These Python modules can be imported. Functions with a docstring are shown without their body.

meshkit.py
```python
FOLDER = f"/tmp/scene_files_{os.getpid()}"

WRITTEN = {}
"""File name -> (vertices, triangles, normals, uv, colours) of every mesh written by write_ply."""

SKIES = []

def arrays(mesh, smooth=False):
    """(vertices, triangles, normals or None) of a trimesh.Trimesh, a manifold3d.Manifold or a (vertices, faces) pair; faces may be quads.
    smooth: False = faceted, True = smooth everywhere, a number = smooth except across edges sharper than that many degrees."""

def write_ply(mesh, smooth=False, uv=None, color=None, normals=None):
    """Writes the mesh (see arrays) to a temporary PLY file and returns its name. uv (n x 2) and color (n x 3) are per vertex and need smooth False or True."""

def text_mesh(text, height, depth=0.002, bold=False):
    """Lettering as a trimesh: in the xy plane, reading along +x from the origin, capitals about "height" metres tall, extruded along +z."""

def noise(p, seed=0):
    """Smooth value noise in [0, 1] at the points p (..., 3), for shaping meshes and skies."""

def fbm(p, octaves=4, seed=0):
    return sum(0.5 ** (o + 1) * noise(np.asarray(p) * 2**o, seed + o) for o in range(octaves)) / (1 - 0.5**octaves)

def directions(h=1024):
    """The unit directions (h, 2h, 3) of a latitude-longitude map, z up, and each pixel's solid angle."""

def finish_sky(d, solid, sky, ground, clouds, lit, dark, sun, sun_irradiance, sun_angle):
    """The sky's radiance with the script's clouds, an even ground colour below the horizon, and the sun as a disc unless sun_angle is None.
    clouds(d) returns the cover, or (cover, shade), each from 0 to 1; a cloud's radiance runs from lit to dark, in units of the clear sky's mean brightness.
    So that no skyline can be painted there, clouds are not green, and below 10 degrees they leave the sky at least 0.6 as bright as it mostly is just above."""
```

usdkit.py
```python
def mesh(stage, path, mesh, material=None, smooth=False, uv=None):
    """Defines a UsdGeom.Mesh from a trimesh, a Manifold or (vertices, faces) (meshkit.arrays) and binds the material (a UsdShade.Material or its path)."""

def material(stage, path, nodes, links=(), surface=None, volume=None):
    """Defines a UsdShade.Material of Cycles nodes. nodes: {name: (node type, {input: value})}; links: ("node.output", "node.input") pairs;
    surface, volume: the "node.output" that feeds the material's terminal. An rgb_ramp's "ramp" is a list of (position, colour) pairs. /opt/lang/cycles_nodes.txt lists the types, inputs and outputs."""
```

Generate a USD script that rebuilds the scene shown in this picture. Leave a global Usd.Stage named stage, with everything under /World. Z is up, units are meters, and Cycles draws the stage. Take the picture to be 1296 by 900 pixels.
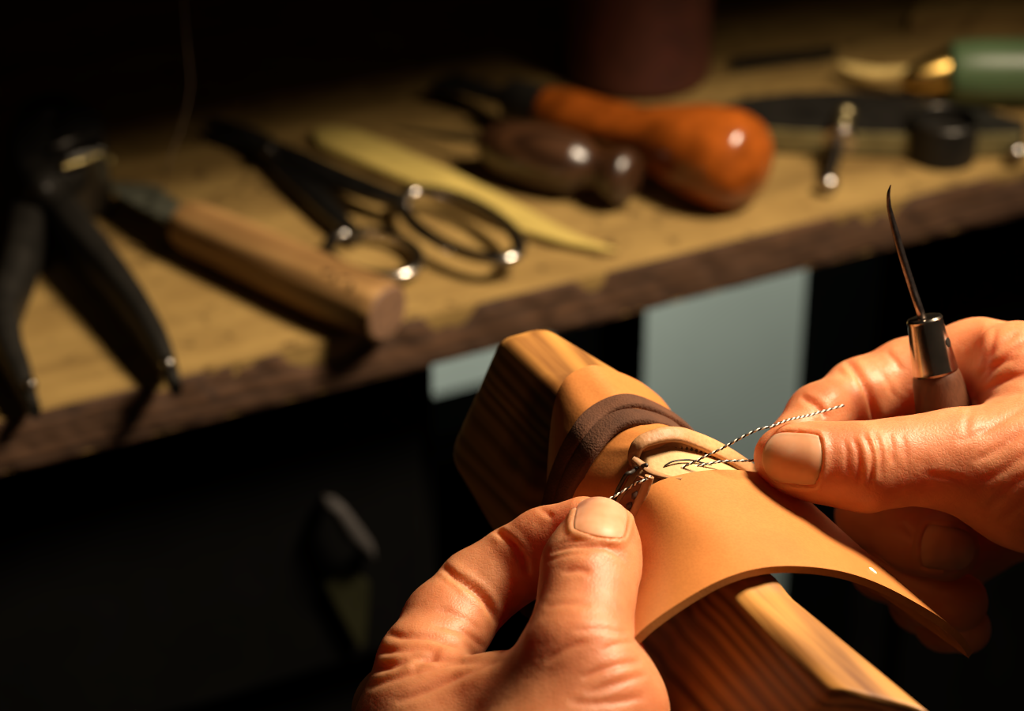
import math, random
import numpy as np, trimesh, usdkit, meshkit
from pxr import Usd, UsdGeom, UsdLux, UsdShade, Gf, Sdf
from scipy.interpolate import PchipInterpolator, CubicSpline
from scipy.sparse import csr_matrix
rng = np.random.default_rng(7); random.seed(7)
stage = Usd.Stage.CreateInMemory()
UsdGeom.SetStageUpAxis(stage, 'Z'); UsdGeom.SetStageMetersPerUnit(stage, 1.0)
UsdGeom.Xform.Define(stage, '/World'); stage.SetDefaultPrim(stage.GetPrimAtPath('/World'))

# ------------------------------------------------------------------ camera
ZB = 0.90                                   # height of the bench top
CAM = np.array([0.0, 0.0, ZB + 0.42]); PITCH = math.radians(31.0)
FOC = 85.0; F = FOC / 36.0 * 1296
FWD = np.array([0, math.cos(PITCH), -math.sin(PITCH)]); UP = np.array([0, math.sin(PITCH), math.cos(PITCH)]); RT = np.array([1.0, 0, 0])
cam = UsdGeom.Camera.Define(stage, '/World/camera')
M = Gf.Matrix4d(*[float(x) for x in (*RT, 0, *UP, 0, *(-FWD), 0, *CAM, 1)])
cam.AddTransformOp().Set(M)
cam.CreateFocalLengthAttr(FOC); cam.CreateHorizontalApertureAttr(36.0); cam.CreateVerticalApertureAttr(25.0)
cam.CreateFStopAttr(10.0); cam.CreateFocusDistanceAttr(0.544); cam.CreateClippingRangeAttr(Gf.Vec2f(0.05, 50))
cam.CreateExposureAttr(0.0)

def aim(prim, pos, target):
    pos, target = np.array(pos, float), np.array(target, float)
    z = pos - target; z /= np.linalg.norm(z)
    x = np.cross([0, 0, 1.0] if abs(z[2]) < .99 else [0, 1.0, 0], z); x /= np.linalg.norm(x); y = np.cross(z, x)
    UsdGeom.Xformable(prim).AddTransformOp().Set(Gf.Matrix4d(*[float(v) for v in (*x, 0, *y, 0, *z, 0, *pos, 1)]))

# ------------------------------------------------------------------ lights
dome = UsdLux.DomeLight.Define(stage, '/World/warm_ambient'); dome.CreateColorAttr(Gf.Vec3f(1.0, 0.82, 0.62)); dome.CreateIntensityAttr(0.007)  # faint warm ambient light from all round, lifts the shaded faces
KEY_POS, KEY_AIM = (0.34, 0.60, 1.44), (0.05, 0.53, 0.94)
key = UsdLux.SphereLight.Define(stage, '/World/unseen_key_lamp'); key.CreateRadiusAttr(0.075)  # lamp out of view, placed to light hands, leather and bench front
key.CreateColorAttr(Gf.Vec3f(1.0, 0.80, 0.58)); key.CreateIntensityAttr(190.0)
sh = UsdLux.ShapingAPI.Apply(key.GetPrim()); sh.CreateShapingConeAngleAttr(51.0); sh.CreateShapingConeSoftnessAttr(1.0)
aim(key, KEY_POS, KEY_AIM)
wall_light = UsdLux.RectLight.Define(stage, '/World/unseen_wall_light'); wall_light.CreateWidthAttr(1.3); wall_light.CreateHeightAttr(0.2)  # out of view behind the bench, placed to light the pale wall
wall_light.CreateColorAttr(Gf.Vec3f(0.97, 1.0, 0.93)); wall_light.CreateIntensityAttr(4.6)

# ------------------------------------------------------------------ geometry helpers
def ray(px, py):
    px, py = np.asarray(px, float), np.asarray(py, float)
    return FWD + ((px - 648) / F)[..., None] * RT - ((py - 450) / F)[..., None] * UP
def at(px, py, depth): return CAM + np.asarray(depth)[..., None] * ray(px, py)       # a point of the photograph at a distance
def onz(px, py, z=0.0):                                                              # ... on a level z above the bench top
    r = ray(px, py); return CAM + ((ZB + np.asarray(z) - CAM[2]) / r[..., 2])[..., None] * r
def onplane(px, py, p0, n):
    r = ray(px, py); return CAM + (((p0 - CAM) @ n) / (r @ n))[..., None] * r
def project(P):
    d = np.asarray(P) - CAM; z = d @ FWD
    return np.stack([648 + F * (d @ RT) / z, 450 - F * (d @ UP) / z], -1), z
def nrm(v): v = np.asarray(v, float); return v / (np.linalg.norm(v, axis=-1, keepdims=True) + 1e-15)
BD = nrm([0.894, 0.447, 0]); BN = nrm([0.447, -0.894, 0])                            # along the bench edge; out of the bench front
AX, HX, ZX = BN, BD, np.array([0, 0, 1.0])                                           # axis of the clamp (towards the viewer), across, up

def curve(pts, n, closed=False):
    """Smooth curve through points, n samples evenly spaced."""
    P = np.asarray(pts, float)
    if closed: P = np.vstack([P, P[:1]])
    s = np.concatenate([[0], np.cumsum(np.linalg.norm(np.diff(P, axis=0), axis=1))])
    c = CubicSpline(s, P, bc_type='periodic') if closed else PchipInterpolator(s, P)
    t = np.linspace(0, s[-1], 1200); Q = c(t)
    q = np.concatenate([[0], np.cumsum(np.linalg.norm(np.diff(Q, axis=0), axis=1))])
    u = np.linspace(0, q[-1], n + 1)[:-1] if closed else np.linspace(0, q[-1], n)
    return np.stack([np.interp(u, q, Q[:, k]) for k in range(3)], 1)

def gridfaces(n, m, wrap_m=False):
    i, j = np.meshgrid(np.arange(n - 1), np.arange(m if wrap_m else m - 1), indexing='ij'); j2 = (j + 1) % m
    return np.stack([i * m + j, i * m + j2, (i + 1) * m + j2, (i + 1) * m + j], -1).reshape(-1, 4)
def tri(q): q = np.asarray(q); return np.vstack([q[:, [0, 1, 2]], q[:, [0, 2, 3]]])
def merge(*ms):
    V, Fc, n = [], [], 0
    for v, f in ms:
        V.append(v); Fc.append(np.asarray(f) + n); n += len(v)
    return np.vstack(V), np.vstack(Fc)
def fix(v, f):
    m = trimesh.Trimesh(v, f, process=False); trimesh.repair.fix_normals(m); return np.array(m.vertices), np.array(m.faces)

def sweep(pts, wa, wb, up=(0, 0, 1), sides=20, power=2.0, closed=False, twist=None, caps=True):
    """A bar along pts: half width wa (sideways) and wb (along up) per point; superellipse section."""
    P = np.asarray(pts, float); n = len(P)
    wa = np.broadcast_to(wa, n); wb = np.broadcast_to(wb, n)
    T = nrm(np.roll(P, -1, 0) - np.roll(P, 1, 0)) if closed else nrm(np.gradient(P, axis=0))
    up = np.broadcast_to(np.asarray(up, float), (n, 3))
    S = nrm(np.cross(T, up)); U = np.cross(S, T)
    if twist is not None:
        c, s = np.cos(twist)[:, None], np.sin(twist)[:, None]; S, U = S * c + U * s, U * c - S * s
    a = np.arange(sides) * 2 * np.pi / sides
    ca, sa = np.cos(a), np.sin(a)
    ca = np.sign(ca) * np.abs(ca) ** (2 / power); sa = np.sign(sa) * np.abs(sa) ** (2 / power)
    V = P[:, None] + wa[:, None, None] * ca[None, :, None] * S[:, None] + wb[:, None, None] * sa[None, :, None] * U[:, None]
    V = V.reshape(-1, 3)
    if closed:
        i, j = np.meshgrid(np.arange(n), np.arange(sides), indexing='ij'); i2, j2 = (i + 1) % n, (j + 1) % sides
        f = tri(np.stack([i * sides + j, i * sides + j2, i2 * sides + j2, i2 * sides + j], -1).reshape(-1, 4))
        return fix(V, f)
    f = tri(gridfaces(n, sides, True))
    if caps:
        k = len(V); V = np.vstack([V, P[0], P[-1]]); j = np.arange(sides); j2 = (j + 1) % sides
        f = np.vstack([f, np.stack([np.full(sides, k), j2, j], 1), np.stack([np.full(sides, k + 1), (n - 1) * sides + j, (n - 1) * sides + j2], 1)])
    return fix(V, f)

def lathe(p0, p1, prof, sides=40, squash=None):
    """Turned along p0->p1; prof: (fraction along, radius)."""
    p0, p1 = np.asarray(p0, float), np.asarray(p1, float); d = p1 - p0
    prof = np.asarray(prof, float)
    P = p0 + prof[:, :1] * d
    up = np.array([0, 0, 1.0]) if abs(nrm(d)[2]) < .9 else np.array([1.0, 0, 0])
    T = nrm(d); S = nrm(np.cross(T, up)); U = np.cross(S, T); a = np.arange(sides) * 2 * np.pi / sides
    R = np.cos(a)[:, None] * S + np.sin(a)[:, None] * U
    V = (P[:, None] + prof[:, 1][:, None, None] * R[None]).reshape(-1, 3); n = len(prof)
    f = tri(gridfaces(n, sides, True)); k = len(V); V = np.vstack([V, P[0], P[-1]]); j = np.arange(sides); j2 = (j + 1) % sides
    f = np.vstack([f, np.stack([np.full(sides, k), j2, j], 1), np.stack([np.full(sides, k + 1), (n - 1) * sides + j, (n - 1) * sides + j2], 1)])
    return fix(V, f)
def smoothprof(keys, n=40):
    k = np.asarray(keys, float); t = np.linspace(0, 1, n); return np.stack([t, np.maximum(PchipInterpolator(k[:, 0], k[:, 1])(t), 1e-5)], 1)

def box(center, size, ax=None, bevel=0.0):
    """A box with chamfered edges, in the frame ax (rows: its x, y, z directions)."""
    import manifold3d as m3
    s = np.asarray(size, float); b = min(bevel, s.min() * .45)
    if b > 0:
        pts = []
        for sx in (-1, 1):
            for sy in (-1, 1):
                for sz in (-1, 1):
                    c = np.array([sx, sy, sz]) * s / 2
                    for k in range(3):
                        e = np.array([sx, sy, sz], float) * b; e[k] = 0; pts.append(c - e)
        m = m3.Manifold.hull_points(np.array(pts)).to_mesh(); v, f = np.array(m.vert_properties[:, :3], float), np.array(m.tri_verts)
    else:
        t = trimesh.creation.box(s); v, f = np.array(t.vertices), np.array(t.faces)
    ax = np.eye(3) if ax is None else np.asarray(ax); return v @ ax + np.asarray(center), f
BENCH_AX = np.array([BD, -BN, ZX])

def slab(px_outline, z0, z1):
    P = onz(np.array([p[0] for p in px_outline]), np.array([p[1] for p in px_outline]), z0)
    from shapely.geometry import Polygon
    m = trimesh.creation.extrude_polygon(Polygon(P[:, :2]).buffer(0), z1 - z0, engine='earcut'); v = np.array(m.vertices); v[:, 2] += ZB + z0; return v, np.array(m.faces)

# ------------------------------------------------------------------ prims
used = {}
def unique(parent, name):
    k = used.get((parent, name), 0); used[(parent, name)] = k + 1
    return name if k == 0 else f'{name}_{k:03d}'
def tag(p, label=None, cat=None, group=None, kind=None):
    for k, v in (('label', label), ('category', cat), ('group', group), ('kind', kind)):
        if v: p.SetCustomDataByKey(k, v)
    return p
def thing(name, label, cat, loc, group=None, kind=None):
    path = '/World/' + unique('/World', name); x = UsdGeom.Xform.Define(stage, path); x.AddTranslateOp().Set(Gf.Vec3d(*map(float, loc)))
    tag(x.GetPrim(), label, cat, group, kind); return path, np.asarray(loc, float)
def part(parent, name, mesh, mat, smooth=35, label=None, kind=None):
    pp, loc = parent; path = pp + '/' + unique(pp, name)
    v, f = (np.array(mesh.vertices), np.array(mesh.faces)) if hasattr(mesh, 'faces') else mesh
    m = usdkit.mesh(stage, path, (np.asarray(v) - loc, f), mat, smooth=smooth); tag(m.GetPrim(), label, None, None, kind)
    return path, loc
def single(name, mesh, mat, label=None, cat=None, kind=None, smooth=35):
    v, f = mesh; m = usdkit.mesh(stage, '/World/' + unique('/World', name), (v, f), mat, smooth=smooth); tag(m.GetPrim(), label, cat, None, kind); return m

# ------------------------------------------------------------------ materials
def mat(name, nodes, links, surface='p.BSDF'): return usdkit.material(stage, '/World/Looks/' + name, nodes, links, surface=surface)
UsdGeom.Scope.Define(stage, '/World/Looks')
def plain(name, col, rough=.5, metal=0.0, var=.25, scale=60.0, bump=0.0, spec=.5):
    c = np.array(col)
    nodes = {'g': ('geometry', {}), 'n': ('noise_texture', {'scale': scale, 'detail': 4.0, 'roughness': .6}),
             'r': ('rgb_ramp', {'ramp': [(.3, tuple(c * (1 - var))), (.7, tuple(np.minimum(c * (1 + var), 1)))]}),
             'p': ('principled_bsdf', {'roughness': rough, 'metallic': metal, 'specular_ior_level': spec})}
    links = [('g.position', 'n.vector'), ('n.fac', 'r.fac'), ('r.color', 'p.base_color')]
    if bump:
        nodes['b'] = ('bump', {'strength': .6, 'distance': bump}); links += [('n.fac', 'b.height'), ('b.normal', 'p.normal')]
    return mat(name, nodes, links)

def wood(name, dark, light, ang, scl, rough=.5, rings=60.0, centre=(0, 0, 0), warp=.35, spots=0.0, bump=.0004, coat=0.0, fibre=.45, knot=None):
    """Wood with grain along the horizontal direction that the z rotation ang turns onto x: growth rings about an axis through centre, fine fibres, blotches, and if asked small dark marks or one knot."""
    nodes = {'g': ('geometry', {}), 'c': ('vector_math', {'math_type': 'subtract', 'vector2': centre}), 'm1': ('mapping', {'rotation': (0, 0, ang)}), 'm2': ('mapping', {'scale': scl}), 'm3': ('mapping', {'scale': (.06, 1, 1)}),
             'n1': ('noise_texture', {'scale': 1.0, 'detail': 5.0, 'roughness': .62, 'distortion': .3}), 'nw': ('noise_texture', {'scale': 26.0, 'detail': 2.0}), 'sc': ('vector_math', {'math_type': 'scale', 'scale': warp * .06}), 'ad': ('vector_math', {'math_type': 'add'}),
             'w': ('wave_texture', {'wave_type': 'rings', 'rings_direction': 'x', 'profile': 'sine', 'scale': rings, 'distortion': .6, 'detail': 2.0, 'detail_scale': .5}),
             'mx': ('mix_float', {'fac': fibre}), 'r': ('rgb_ramp', {'ramp': [(.16, dark), (.45, tuple((np.array(dark) * .9 + np.array(light)) / 1.9)), (.75, light)]}),
             'b': ('bump', {'strength': .5, 'distance': bump}), 'p': ('principled_bsdf', {'roughness': rough, 'coat_weight': coat, 'coat_roughness': .25}),
             'n3': ('noise_texture', {'scale': 30.0, 'detail': 3.0}), 'r3': ('rgb_ramp', {'ramp': [(.3, (.70, .66, .60)), (.62, (1, 1, 1))]}), 'mul': ('mix_color', {'blend_type': 'multiply', 'fac': .8})}
    links = [('g.position', 'c.vector1'), ('c.vector', 'm1.vector'), ('m1.vector', 'm2.vector'), ('m2.vector', 'n1.vector'), ('m1.vector', 'm3.vector'), ('m3.vector', 'nw.vector'), ('nw.color', 'sc.vector1'), ('sc.vector', 'ad.vector1'), ('m3.vector', 'ad.vector2'), ('ad.vector', 'w.vector'),
             ('w.fac', 'mx.a'), ('n1.fac', 'mx.b'), ('mx.result', 'r.fac'), ('g.position', 'n3.vector'), ('n3.fac', 'r3.fac'), ('r.color', 'mul.a'), ('r3.color', 'mul.b'), ('mx.result', 'b.height'), ('b.normal', 'p.normal')]
    last = 'mul.result'
    if spots:
        nodes |= {'v': ('noise_texture', {'scale': 95.0, 'detail': 4.0, 'roughness': .7}), 'rv': ('rgb_ramp', {'ramp': [(.0, (.12, .09, .05)), (.33, (.22, .17, .1)), (.42, (1, 1, 1))]}), 'mul2': ('mix_color', {'blend_type': 'multiply', 'fac': spots})}
        links += [('m1.vector', 'v.vector'), ('v.fac', 'rv.fac'), (last, 'mul2.a'), ('rv.color', 'mul2.b')]; last = 'mul2.result'
    if knot is not None:
        nodes |= {'kd': ('vector_math', {'math_type': 'distance', 'vector2': knot[0]}), 'kn': ('noise_texture', {'scale': 110.0, 'detail': 3.0}), 'ka': ('math', {'math_type': 'multiply_add', 'value2': .016, 'value3': -.008}), 'ks': ('math', {'math_type': 'add'}), 'km': ('map_range', {'from_min': 0.0, 'from_max': knot[1], 'to_min': 0.0, 'to_max': 1.0}),
                  'kr': ('rgb_ramp', {'ramp': [(0, (.10, .06, .03)), (.45, (.16, .10, .06)), (.7, (.5, .42, .34)), (1, (1, 1, 1))]}), 'mul3': ('mix_color', {'blend_type': 'multiply', 'fac': .9})}
        links += [('g.position', 'kd.vector1'), ('g.position', 'kn.vector'), ('kn.fac', 'ka.value1'), ('kd.value', 'ks.value1'), ('ka.value', 'ks.value2'), ('ks.value', 'km.value'), ('km.result', 'kr.fac'), (last, 'mul3.a'), ('kr.color', 'mul3.b')]; last = 'mul3.result'
    links.append((last, 'p.base_color'))
    return mat(name, nodes, links)

GA = math.radians(63.43)            # turns the clamp's axis onto x
GB = -math.radians(26.57)           # turns the bench edge onto x
KNOT = at(684., 560., .5765)
M_CLAMP = wood('clamp_wood', (.11, .033, .008), (.60, .285, .066), GA, (8, 260, 260), .45, 135, tuple(at(600., 560., .62) + BD * .02), .30, bump=.0004, fibre=.66, knot=(tuple(KNOT), .018))
M_CLAMP_DARK = wood('clamp_post_wood', (.02, .008, .003), (.07, .03, .012), GA, (40, 60, 8), .55)
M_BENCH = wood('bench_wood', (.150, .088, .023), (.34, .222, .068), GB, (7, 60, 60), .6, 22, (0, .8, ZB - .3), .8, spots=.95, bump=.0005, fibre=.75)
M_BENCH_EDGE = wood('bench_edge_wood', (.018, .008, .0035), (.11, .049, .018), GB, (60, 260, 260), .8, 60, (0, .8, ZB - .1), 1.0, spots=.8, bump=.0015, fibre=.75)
M_HANDLE = wood('knife_handle_wood', (.17, .085, .028), (.36, .205, .07), math.radians(33), (10, 200, 200), .5, 60, (-.1, .75, ZB - .02), .4, fibre=.6)
M_DKHANDLE = wood('dark_handle_wood', (.018, .007, .003), (.058, .024, .009), 0.3, (30, 160, 160), .35, 60, (0, 1, .8), .4, coat=.4)
M_AWLH = wood('awl_handle_wood', (.035, .011, .005), (.15, .055, .023), 0.0, (400, 400, 45), .45, 8, (.1, .4, 1.0), .5, fibre=.85)
M_ORANGE = plain('orange_varnished_wood', (.24, .056, .006), .2, var=.55, scale=70)
M_STEEL = plain('dark_steel', (.10, .095, .085), .38, 1.0, .35, 120)
M_BLACK = plain('black_iron', (.014, .0125, .010), .5, .25, .4, 100, spec=.3)
M_BRIGHT = plain('worn_bright_steel', (.50, .47, .42), .22, 1.0, .25, 200)
M_FERRULE = plain('ferrule_metal', (.45, .40, .33), .20, 1.0, .2, 250)
M_BRASS = plain('brass', (.55, .36, .10), .3, 1.0, .2, 150)
M_BLADE = plain('mottled_blade_steel', (.22, .23, .17), .42, .8, .7, 220)
M_BONE = plain('old_bone', (.50, .38, .105), .4, 0, .2, 45)
M_GREEN = plain('green_painted_wood', (.075, .125, .055), .4, 0, .15, 40)
M_MAROON = plain('maroon_leather', (.075, .017, .010), .6, 0, .3, 80)
M_MAROON2 = plain('brown_band', (.13, .045, .018), .6, 0, .3, 80)
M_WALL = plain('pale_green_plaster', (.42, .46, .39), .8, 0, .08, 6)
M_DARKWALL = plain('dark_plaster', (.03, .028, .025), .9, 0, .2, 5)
M_FLOOR = plain('dark_floorboard', (.03, .02, .013), .8, 0, .3, 9)
M_CAB = plain('black_painted_wood', (.0025, .0025, .0022), .75, 0, .3, 30, spec=.08)
M_CLOTH = plain('dark_cloth', (.012, .013, .02), .9, 0, .3, 500)
M_THREADW = plain('white_waxed_thread', (.80, .74, .62), .6, 0, .1, 2000)
M_THREADB = plain('black_waxed_thread', (.02, .014, .010), .5, 0, .3, 2000)
M_OLDTHREAD = plain('brown_thread', (.10, .07, .045), .7, 0, .3, 2000)
M_STITCH = plain('dark_stitch_thread', (.06, .022, .010), .6, 0, .3, 2000)

def leather(name, col, rough=.46, grain=.00006, var=.12, scale=1500.0):
    c = np.array(col)
    nodes = {'g': ('geometry', {}), 'n': ('noise_texture', {'scale': 45.0, 'detail': 5.0, 'roughness': .65}), 'r': ('rgb_ramp', {'ramp': [(.3, tuple(c * (1 - var))), (.7, tuple(c * (1 + var)))]}),
             'v': ('voronoi_texture', {'scale': scale, 'feature': 'f1'}), 'f': ('noise_texture', {'scale': scale * 1.3, 'detail': 3.0}), 'mx': ('mix_float', {'fac': .5}),
             'b': ('bump', {'strength': .5, 'distance': grain}), 'p': ('principled_bsdf', {'roughness': rough, 'specular_ior_level': .35, 'sheen_weight': .0}),
             'rs': ('rgb_ramp', {'ramp': [(.35, tuple(np.array([.93, .91, .89]))), (.6, (1, 1, 1))]}), 'mul': ('mix_color', {'blend_type': 'multiply', 'fac': 1.0})}
    links = [('g.position', 'n.vector'), ('g.position', 'v.vector'), ('g.position', 'f.vector'), ('n.fac', 'r.fac'), ('v.distance', 'mx.a'), ('f.fac', 'mx.b'), ('mx.result', 'b.height'),
             ('b.normal', 'p.normal'), ('mx.result', 'rs.fac'), ('r.color', 'mul.a'), ('rs.color', 'mul.b'), ('mul.result', 'p.base_color')]
    return mat(name, nodes, links)
M_TAN = leather('tan_leather', (.50, .185, .047), .42)
M_FLESH = leather('leather_flesh_side', (.58, .36, .16), .7, .0002, .15, 900)
M_LIP = leather('cut_leather_edge', (.48, .24, .10), .55, .0003, .35, 900)
M_SUEDE = leather('dark_brown_suede', (.080, .030, .0125), .9, .0005, .55, 1900)

def skin(name, col, deep):
    c = np.array(col)
    nodes = {'g': ('geometry', {}), 'n': ('noise_texture', {'scale': 70.0, 'detail': 4.0, 'roughness': .6}), 'r': ('rgb_ramp', {'ramp': [(.32, tuple(deep)), (.68, tuple(c))]}),
             'v': ('voronoi_texture', {'scale': 1100.0, 'feature': 'distance_to_edge'}), 'vr': ('rgb_ramp', {'ramp': [(0, (0, 0, 0)), (.25, (1, 1, 1))]}),
             'f': ('noise_texture', {'scale': 420.0, 'detail': 5.0, 'roughness': .65}), 'mx': ('mix_float', {'fac': .6}),
             'b': ('bump', {'strength': .45, 'distance': .00016}),
             'p': ('principled_bsdf', {'roughness': .50, 'specular_ior_level': .36, 'subsurface_weight': .45, 'subsurface_scale': .0026, 'subsurface_radius': (1.0, .35, .18)})}
    links = [('g.position', 'n.vector'), ('g.position', 'v.vector'), ('g.position', 'f.vector'), ('n.fac', 'r.fac'), ('r.color', 'p.base_color'), ('v.distance', 'vr.fac'),
             ('vr.color', 'mx.a'), ('f.fac', 'mx.b'), ('mx.result', 'b.height'), ('b.normal', 'p.normal')]
    return mat(name, nodes, links)
M_SKIN = skin('skin', (.54, .208, .092), (.43, .138, .054))
M_NAIL = mat('fingernail', {'g': ('geometry', {}), 'n': ('noise_texture', {'scale': 200.0, 'detail': 2.0}), 'r': ('rgb_ramp', {'ramp': [(.3, (.64, .25, .115)), (.7, (.74, .33, .175))]}),
             'p': ('principled_bsdf', {'roughness': .5, 'specular_ior_level': .34, 'subsurface_weight': .45, 'subsurface_scale': .0026, 'subsurface_radius': (1.0, .35, .18)})}, [('g.position', 'n.vector'), ('n.fac', 'r.fac'), ('r.color', 'p.base_color')])

# ------------------------------------------------------------------ the room
E0 = onz(0.0, 535.0)
def edge_t(px, back, dz):
    """Where along the bench edge a point (back behind it, dz below the top) shows at column px."""
    t = np.linspace(-.6, 1.6, 6000); q = project(E0 + t[:, None] * BD - BN * back + ZX * dz)[0][:, 0]; return float(np.interp(px, q, t))
def rel(t, back, dz): return E0 + t * BD - BN * back + ZX * dz
def rbox(t0, t1, b0, b1, z0, z1, bevel=0.0):
    c = rel((t0 + t1) / 2, (b0 + b1) / 2, 0); c[2] = (z0 + z1) / 2; return box(c, (t1 - t0, b1 - b0, z1 - z0), BENCH_AX, bevel)
single('floor', rbox(-1.6, 2.2, -1.9, .95, -.05, 0), M_FLOOR, 'dark bare floor under the bench', kind='structure', smooth=False)
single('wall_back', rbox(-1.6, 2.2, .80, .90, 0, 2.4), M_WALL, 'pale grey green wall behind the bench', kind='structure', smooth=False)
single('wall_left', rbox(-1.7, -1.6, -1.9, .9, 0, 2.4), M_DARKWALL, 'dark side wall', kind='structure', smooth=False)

tl = edge_t(572, .03, -.04)
l0, l1 = edge_t(766, .12, -.04), edge_t(828, .12, -.04)
r0 = edge_t(1127, .06, -.04)
bench = thing('workbench', 'worn wooden workbench top with a rough dark front edge carrying the tools', 'workbench', rel(.2, .2, 0))
part(bench, 'tabletop', rbox(-.9, 1.3, .0008, .46, ZB - .0198, ZB), M_BENCH, False)
# rough front edge: a strip of grid, chipped along its upper arris
nt = 900; tt = np.linspace(-.9, 1.3, nt)
prof = np.array([(.010, .0002), (.004, .0002), (.0006, .0001), (0, -.001), (0, -.004), (0, -.0075), (0, -.011), (0, -.0145), (0, -.018), (.0008, -.0202), (.012, -.0204)])
V = np.array([[rel(t, b, z) for b, z in prof] for t in tt]); P2 = V.reshape(-1, 3)
d1 = (meshkit.fbm(P2 * 170, 4, 3) - .5).reshape(nt, -1); chip = np.clip(meshkit.fbm(np.stack([tt * 55, tt * 0, tt * 0], 1), 3, 5) - .56, 0, 1)
wgt = np.array([0, 0, .3, 1, 1, 1, 1, 1, 1, .6, 0])
V -= (BN * 1)[None, None] * (d1 * .0026 * wgt + chip[:, None] * .012 * np.array([0, .2, 1, 1, .5, .2, 0, 0, 0, 0, 0]))[..., None]
V[:, 2:4, 2] -= chip[:, None] * .014
V[:, 1, 2] -= chip * .002
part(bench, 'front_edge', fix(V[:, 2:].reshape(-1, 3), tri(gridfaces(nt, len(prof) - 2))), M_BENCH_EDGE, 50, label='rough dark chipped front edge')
part(bench, 'leg', rbox(l0, l1, .12, .17, 0, ZB - .0204, .003), M_CAB, 30, label='black square leg')
part(bench, 'leg', rbox(1.05, 1.11, .12, .18, 0, ZB - .0204, .003), M_CAB, 30)
part(bench, 'added_back_board', rbox(-.9, 1.3, .462, .482, ZB - .02, ZB + .42, .002), M_DKHANDLE, 30)  # added out of view, keeps the rear wall light off the bench top
unseen_shelf = thing('unseen_shelf', 'dark wooden board out of view over the bench, placed to shade its back half', 'unseen_shelf', rel(.2, .23, .2))  # unseen, placed so its shadow darkens the back of the bench
part(unseen_shelf, 'board', rbox(-.9, 1.3, -.022, .461, ZB + .20, ZB + .22, .002), M_DKHANDLE, 30)
part(unseen_shelf, 'bracket', rbox(-.7, -.68, .2, .461, ZB + .0, ZB + .2, .002), M_DKHANDLE, 30)
part(unseen_shelf, 'bracket', rbox(1.1, 1.12, .2, .461, ZB + .0, ZB + .2, .002), M_DKHANDLE, 30)
cabl = thing('cabinet', 'black drawer cabinet under the bench with two dull fittings', 'cabinet', rel(tl - .3, .2, 0) * [1, 1, 0])
part(cabl, 'body', rbox(tl - .62, tl, .045, .44, 0, ZB - .0206, .003), M_CAB, 30)
dz0, dz1 = ZB - .165, ZB - .026
part(cabl, 'drawer', rbox(tl - .60, tl - .012, .031, .046, dz0, dz1, .002), M_CAB, 30)
FR = rel(0, .030, 0)
def onfront(px, py, out=0.0): return onplane(float(px), float(py), FR + BN * out, BN)
a, b = onfront(421, 640, .008), onfront(464, 695, .008)
pl = curve([onfront(416, 636, .001), a, (a + b) / 2 + BN * .002, b, onfront(467, 698, .001)], 40)
part(cabl, 'handle', sweep(pl, np.interp(np.linspace(0, 1, 40), [0, .2, .5, .8, 1], [.0006, .0028, .0036, .0026, .0006]), .0035, up=BN), plain('pale_dull_metal', (.045, .041, .039), .7, .0, .2, 90, spec=.2), True, label='pale drawer handle set aslant')
wq = np.array([onfront(*q, .004) for q in ((413, 742), (447, 722), (468, 740), (462, 815), (456, 822))])
w0 = wq - BN * .004
nq = len(wq); fq = [(0, i, i + 1) for i in range(1, nq - 1)] + [(nq, nq + i + 1, nq + i) for i in range(1, nq - 1)]
for i in range(nq): j = (i + 1) % nq; fq += [(i, nq + i, nq + j), (i, nq + j, j)]
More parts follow.
